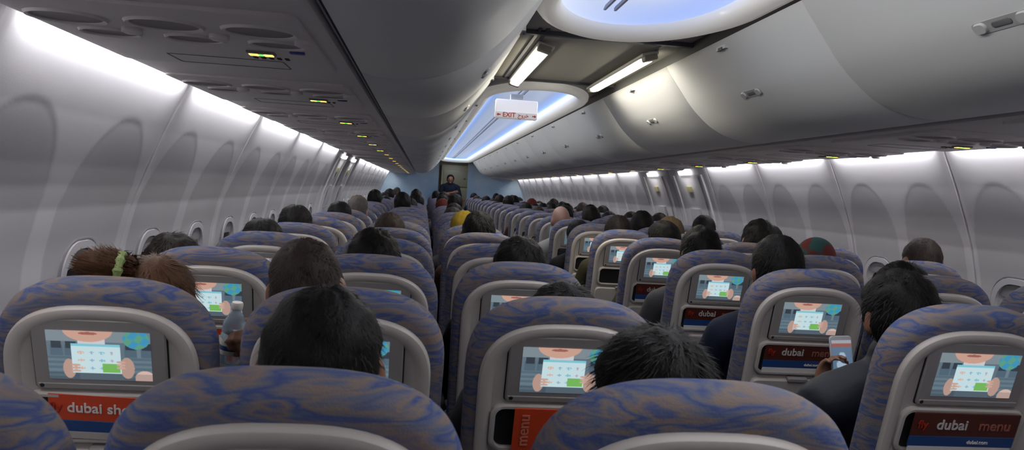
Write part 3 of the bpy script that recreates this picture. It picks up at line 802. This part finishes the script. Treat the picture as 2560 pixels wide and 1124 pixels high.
me_h={'short':mk('hair',hair_mesh('short'),[HB],recalc=False,angle=180),
 'crop':mk('hair',hair_mesh('short',2600,.012,.006,.5,3),[HB],recalc=False,angle=180),
 'thin':mk('hair',hair_mesh('thin',1800,.018,.008,.12,5),[HB],recalc=False,angle=180),
 'spiky':mk('hair',hair_mesh('short',2400,.024,.010,.55,7,.009),[HB],recalc=False,angle=180),
 'full':mk('hair',hair_mesh('short',1600,.026,.013,.35,17,.010),[HB],recalc=False,angle=180),
 'far':mk('hair',hair_mesh('short',150,.02,.011,.3,9),[HB],recalc=False,angle=180)}
bun=hair_mesh('short',1500,.04,.008,.15,12)
BC=Vector((-.085,-.060,.092))
bunp=ellipsoid(BC,.062,.052,.042,lambda d,p:p*(1+.20*noise.noise(d*4)),30,20)
rnd=random.Random(5);V=[];F=[]
for _ in range(1600):
    d=Vector((rnd.gauss(0,1),rnd.gauss(0,1),rnd.gauss(0,1))).normalized(); p=BC+Vector((d.x*.061,d.y*.051,d.z*.041))
    t=d.cross(Vector((.3,.2,1))).normalized(); t=(t+d*rnd.uniform(0,.8)).normalized(); s=d.cross(t).normalized()*.0015; o=len(V); l=rnd.uniform(.015,.038)
    for q in range(3):
        c=p+t*l*q/2-d*.004*q*q*.3; V+=[tuple(c-s*(1-.4*q)),tuple(c+s*(1-.4*q))]
    F+=[(o,o+1,o+3,o+2),(o+2,o+3,o+5,o+4)]
me_h['bun']=mk('hair',bun+[bunp,(V,F)],[HBR],recalc=False,angle=180)
def torus(c,ax,R_,r_,nu=24,nv=8,wob=.0):
    ax=Vector(ax).normalized(); A=ax.orthogonal().normalized(); B=ax.cross(A); rings=[]
    for i in range(nu+1):
        t=2*math.pi*i/nu; rd=A*math.cos(t)+B*math.sin(t); rr=r_*(1+wob*math.sin(9*t))
        rings.append([tuple(Vector(c)+rd*(R_+rr*math.cos(2*math.pi*j/nv))+ax*rr*math.sin(2*math.pi*j/nv)) for j in range(nv)])
    return loft(rings,True,False,False)
me_scrunch=mk('scrunchie',[torus(BC+Vector((.028,-.012,-.004)),(.95,.25,-.10),.038,.009,28,8,.25)],[M('scrunchie_green',(.52,.58,.36),.8)])
def scarf_parts():
    def fn(d,p):
        q=hshape(d,p.copy()); e=.016+.006*noise.noise(d*5)+.003*math.sin(d.z*30+d.x*8)
        if d.y>.55 and -.75<d.z<.55: e=-.012
        if d.z<-.4: e+=.02
        return q+Vector((d.x,d.y,d.z))*e
    P=[ellipsoid((0,0,0),HX,HY,HZ,fn,40,26)]
    P.append(ellipsoid((0,.01,-.125),.085,.085,.055,lambda d,p:p*(1+.06*math.sin(d.z*14+d.x*5))))
    return P
me_scarf=mk('headscarf',scarf_parts(),[SKIN[0]],angle=180)
def hat_parts():
    def fn(d,p):
        q=hshape(d,p.copy()); e=.014+.002*math.sin(math.atan2(d.y,d.x)*40)
        if d.z<.0: e=-.012
        return q+Vector((d.x,d.y,d.z))*e
    return [ellipsoid((0,0,0),HX,HY,HZ,fn,80,26),torus((0,0,.005),(0,0.15,1),.090,.010,40,8)]
me_hat=mk('knitted_hat',hat_parts(),[SKIN[0]],angle=180)
def stripes():
    m=bpy.data.materials.new('knit_red_teal'); m.use_nodes=True; nt=m.node_tree; b=nt.nodes['Principled BSDF']; b.inputs['Roughness'].default_value=.95
    tc=nt.nodes.new('ShaderNodeTexCoord'); n=nt.nodes.new('ShaderNodeTexNoise'); n.inputs['Scale'].default_value=12; n.inputs['Detail'].default_value=0
    nt.links.new(tc.outputs['Object'],n.inputs['Vector']); rr=nt.nodes.new('ShaderNodeValToRGB')
    rr.color_ramp.elements[0].position=.40; rr.color_ramp.elements[0].color=s2l((.12,.27,.27))+(1,); rr.color_ramp.elements[1].position=.48; rr.color_ramp.elements[1].color=s2l((.34,.11,.10))+(1,)
    nt.links.new(n.outputs['Fac'],rr.inputs[0]); nt.links.new(rr.outputs[0],b.inputs['Base Color']); return m
KNIT=stripes()
CL={n:M('cloth_'+n,c,.85,bump=.3,bscale=120,var=.12,vscale=9,spec=.25) for n,c in dict(black=(.09,.09,.10),grey=(.26,.26,.27),olive=(.22,.21,.14),navy=(.09,.115,.18),brown=(.26,.19,.16),white=(.55,.55,.55),red=(.36,.15,.12),tan=(.34,.28,.20),yellow=(.54,.45,.12),denim=(.2,.26,.36)).items()}
CL['coat']=M('cloth_coat',(.09,.10,.14),.6,bump=.7,bscale=22,spec=.3)
def setm(o,m):
    o.material_slots[0].link='OBJECT'; o.material_slots[0].material=m
def person(k,ci,hx,top,hair='short',hm=None,coat='black',skin=1,meshes=None,label=None,turn=0,nod=0):
    meshes=meshes or B0
    s=(top-.452)/(.752+(.010 if hair!='bald' else 0))
    sx=SX[ci]; dx=hx-sx; ox=sx+.25*dx; ang=math.atan2(.75*dx,.63*s)
    y=rowy(k)+.375
    b=ob('person',meshes[0],(ox,y,.452),(nod,ang,turn),scale=(1.0,1.0,s),cat='person',group='seated passengers',
        label=label or 'seated passenger with dark hair and %s top, facing away'%coat)
    setm(b,SKIN[skin])
    j=ob('jacket',meshes[1],parent=b); setm(j,CL[coat]); t=ob('trousers',meshes[2],parent=b); setm(t,CL['denim'])
    hm=hm or HB
    if hair in me_h:
        h=ob('hair',me_h[hair],HC,parent=b); setm(h,hm)
        if hair=='bun': ob('scrunchie',me_scrunch,HC,parent=b,label='green fabric scrunchie')
    elif hair=='scarf': h=ob('headscarf',me_scarf,HC,parent=b); setm(h,hm)
    elif hair=='hat': h=ob('knitted_hat',me_hat,HC,parent=b); setm(h,hm)
    return b
P_=person
P_(0,1,-.907,1.190,'thin',HB,'grey',1,label='seated passenger with thinning smooth black hair, facing away')
P_(0,2,-.470,1.150,'spiky',HB,'black',2,label='seated passenger with spiky black hair leaning sideways',turn=.35)
P3=P_(1,1,-1.035,1.208,'crop',HGB,'grey',1,BB,'seated passenger with cropped grey-brown hair holding a water bottle')
P_(1,0,-1.375,1.145,'bun',HBR,'grey',2,label='seated woman with brown hair tied in a bun with green scrunchie')
P_(2,0,-1.57,1.150,'full',HD,'black',1)
P_(3,0,-1.45,1.160,'short',HB,'grey',1)
P_(4,0,-1.44,1.200,'short',HB,'navy',1)
P_(6,0,-1.38,1.19,'short',HB,'black',1)
P_(7,0,-1.32,1.224,'crop',HG,'grey',2,label='seated passenger with grey hair, facing away')
P_(2,1,-.930,1.185,'full',HB,'black',1)
P_(4,1,-.945,1.19,'crop',HGB,'brown',1,label='seated passenger with short grey-brown hair, facing away')
P_(4,2,-.465,1.22,'full',HB,'brown',1)
P_(5,2,-.50,1.195,'scarf',CL['yellow'],'grey',2,label='seated passenger wearing a yellow headscarf')
P_(2,2,-.435,1.185,'full',HB,'black',1)
P_(1,2,-.420,1.125,'full',HB,'grey',1)
P16=P_(1,3,.455,1.200,'full',HB,'coat',1,BP,'seated passenger in dark navy jacket looking at a phone')
P_(2,3,.495,1.242,'short',HB,'navy',1,label='seated passenger with black hair and navy jacket, facing away')
P_(3,3,.50,1.234,'full',HB,'grey',1,label='seated passenger with black hair and grey jacket, facing away')
P_(4,3,.50,1.228,'short',HB,'olive',2,label='seated passenger in olive jacket with head turned sideways',turn=.5)
P_(5,3,.51,1.226,'short',HD,'olive',1)
P_(6,3,.41,1.16,'short',HB,'black',1)
P_(7,3,.41,1.242,'bald',None,'white',2,label='seated bald passenger in white shirt')
P_(8,4,.85,1.25,'short',HD,'brown',1)
P_(6,5,1.39,1.248,'short',HB,'black',1)
P_(4,4,1.12,1.275,'full',HB,'black',1)
P_(5,5,1.55,1.225,'short',HB,'black',1)
P_(3,4,1.05,1.212,'hat',KNIT,'brown',1,label='seated passenger wearing a red and teal knitted hat')
P_(3,5,1.58,1.250,'crop',HGB,'brown',1,label='seated passenger with short dark greying hair, facing away')
P_(2,4,.975,1.170,'full',HB,'black',1)
P_(6,4,.90,1.256,'short',HB,'black',1)
P_(5,4,.87,1.240,'scarf',CL['tan'],'tan',1,label='seated passenger wearing a tan headscarf')
rr_=random.Random(21)
for k in range(8,24):
    for ci in range(6):
        if rr_.random()<.74 and not(k==8 and ci==4):
            hk=rr_.choice(['far']*11+['scarf'])
            mm=rr_.choice([HB,HB,HB,HD,HGB]) if hk!='scarf' else rr_.choice([CL['black'],CL['tan'],CL['red']])
            P_(k,ci,SX[ci]+rr_.uniform(-.08,.08),rr_.uniform(1.16,1.275),hk,mm,rr_.choice(['black','grey','navy','brown','white']),rr_.choice([1,1,0]),label={'far':'seated passenger with dark hair, facing away','scarf':'seated passenger wearing a headscarf, facing away'}[hk])
bpy.context.view_layer.update()
# phone
def pimg(u,v):
    c=(.52,.57,.64)
    if v<.07: c=(.62,.62,.66)
    elif v<.18: c=(.58,.34,.31)
    elif v<.80:
        c=(.34,.44,.54)
        if ell(u,v,.5,.38,.17,.08) or ell(u,v,.5,.62,.32,.13): c=(.62,.70,.78)
    else:
        c=(.18,.21,.24)
        if ell(u,v,.75,.90,.13,.06): c=(.80,.75,.2)
        if ell(u,v,.30,.90,.10,.05): c=(.35,.65,.35)
    return c
V,F,Cs=image(24,44,.062,.118,pimg)
pp=P16.matrix_world@Vector((.030,.165,.452))
ph=ob('smartphone',None,pp,(math.radians(-12),math.radians(-3),0),label='white smartphone with lit call screen held in hand',cat='phone')
ob('phone_body',mk('phone_body',[xf(rbox(0,0,0,.035,.0725,.0045,.0035,3,.010),lambda x,y,z:(x,z,y))],[M('phone_white',(.70,.70,.72),.3)]),parent=ph)
ob('phone_screen',mk('phone_screen',[([(x,-.0052,z) for x,y,z in V],F)],[attrmat('phone_glow',.95)],colors=Cs,smooth=False,recalc=False),parent=ph)
# bottle
def lathe(pr,seg=24): return loft([[(r_*math.cos(2*math.pi*i/seg),r_*math.sin(2*math.pi*i/seg),z) for i in range(seg)] for r_,z in pr])
bpnt=P3.matrix_world@Vector((-.232,.050,.485))
bt=ob('water_bottle',None,bpnt,(.1,.10,0),label='clear plastic water bottle with blue and white label',cat='bottle')
ob('bottle_body',mk('bottle_body',[lathe([(.024,-.10),(.030,-.095),(.031,-.05),(.029,-.045),(.031,-.04),(.031,.03),(.029,.035),(.031,.04),(.028,.062),(.018,.082),(.012,.090),(.012,.100)])],[M('bottle_plastic',(.82,.90,.97),.06,trans=.7)]),parent=bt)
ob('cap',mk('cap',[lathe([(.014,.098),(.0145,.100),(.0145,.112),(.013,.115)])],[MWHITE]),parent=bt)
ob('bottle_label',mk('bottle_label',[lathe([(.0316,-.02),(.0318,-.019),(.0318,.019),(.0316,.02)])+(0,),lathe([(.0320,-.008),(.0322,-.007),(.0322,.003),(.0320,.004)])+(1,)],[MWHITE,MBLUE]),parent=bt)
# attendant
def attendant():
    H=Vector((0,.03,1.53))
    def tor(g=0): return [capsule((0,0,.93),(0,0,1.10),(.150+g,.105+g),(.14+g,.10+g)),capsule((0,0,1.10),(0,.0,1.28),(.14+g,.10+g),(.16+g,.105+g)),capsule((-.14,0,1.34),(.14,0,1.34),.062+g,.062+g,lat=(0,0,1)),capsule((-.1,0,1.37),(0,0,1.41),.045+g,.05+g,lat=(0,0,1)),capsule((.1,0,1.37),(0,0,1.41),.045+g,.05+g,lat=(0,0,1))]
    arms={-1:dict(e=(-.25,.06,1.10),w=(.03,.19,1.14)),1:dict(e=(.25,.06,1.11),w=(-.05,.21,1.19))}
    def ar(g,st=1):
        P=[]
        for s,a in arms.items():
            sh=Vector((s*.18,0,1.33));e=Vector(a['e']);w=Vector(a['w']); P.append(capsule(sh,e,.052+g,.042+g))
            if st: P.append(capsule(e,w,.042+g,.028+g))
        return P
    def lg(g):
        P=[]
        for s in (-1,1): P+=[capsule((s*.09,0,.90),(s*.10,0.01,.50),.085+g,.058+g),capsule((s*.10,.01,.50),(s*.11,-.01,.08),.056+g,.04+g)]
        return P
    P=tor()+ar(0)+lg(0)+[capsule((0,0,1.38),(0,.01,1.47),.055,.052)]+head_parts(H)
    for s in (-1,1): P.append(capsule((s*.11,0,.045),(s*.13,.15,.035),(.04,.035),(.042,.026)))
    P+=hand_parts((.03,.19,1.14),(1,.15,.25),(0,-1,0),1,.5)+hand_parts((-.05,.21,1.19),(-1,.15,.3),(0,-1,0),-1,.5)
    body=vox('att_body',P,SKIN[1],.010,2); sh=vox('att_shirt',tor(.014)+ar(.012,0),CL['navy'],.012,3); tr=vox('att_tr',lg(.012)+[capsule((0,0,.92),(0,0,.98),(.16,.115),(.155,.11))],CL['navy'],.014,3)
    b=ob('person',body,(-.10,20.45,0),(math.radians(0),0,math.pi),label='flight attendant in navy shirt standing with arms crossed in doorway',cat='person',scale=(1.08,1.08,1.02))
    ob('shirt',sh,parent=b); ob('trousers',tr,parent=b); ob('hair',me_h['short'],H,parent=b)
    sho=mk('shoe',[capsule((0,0,.045),(0.01,.16,.035),(.046,.045),(.05,.034))],[BLK])
    for s in (-1,1): ob('shoe',sho,(s*.11,0,.003),(0,0,-.1*s),parent=b)
attendant()
# world
w=bpy.data.worlds.new('world'); SC.world=w; w.use_nodes=True; w.node_tree.nodes['Background'].inputs[0].default_value=(.02,.02,.025,1)
SC.view_settings.view_transform='Standard'
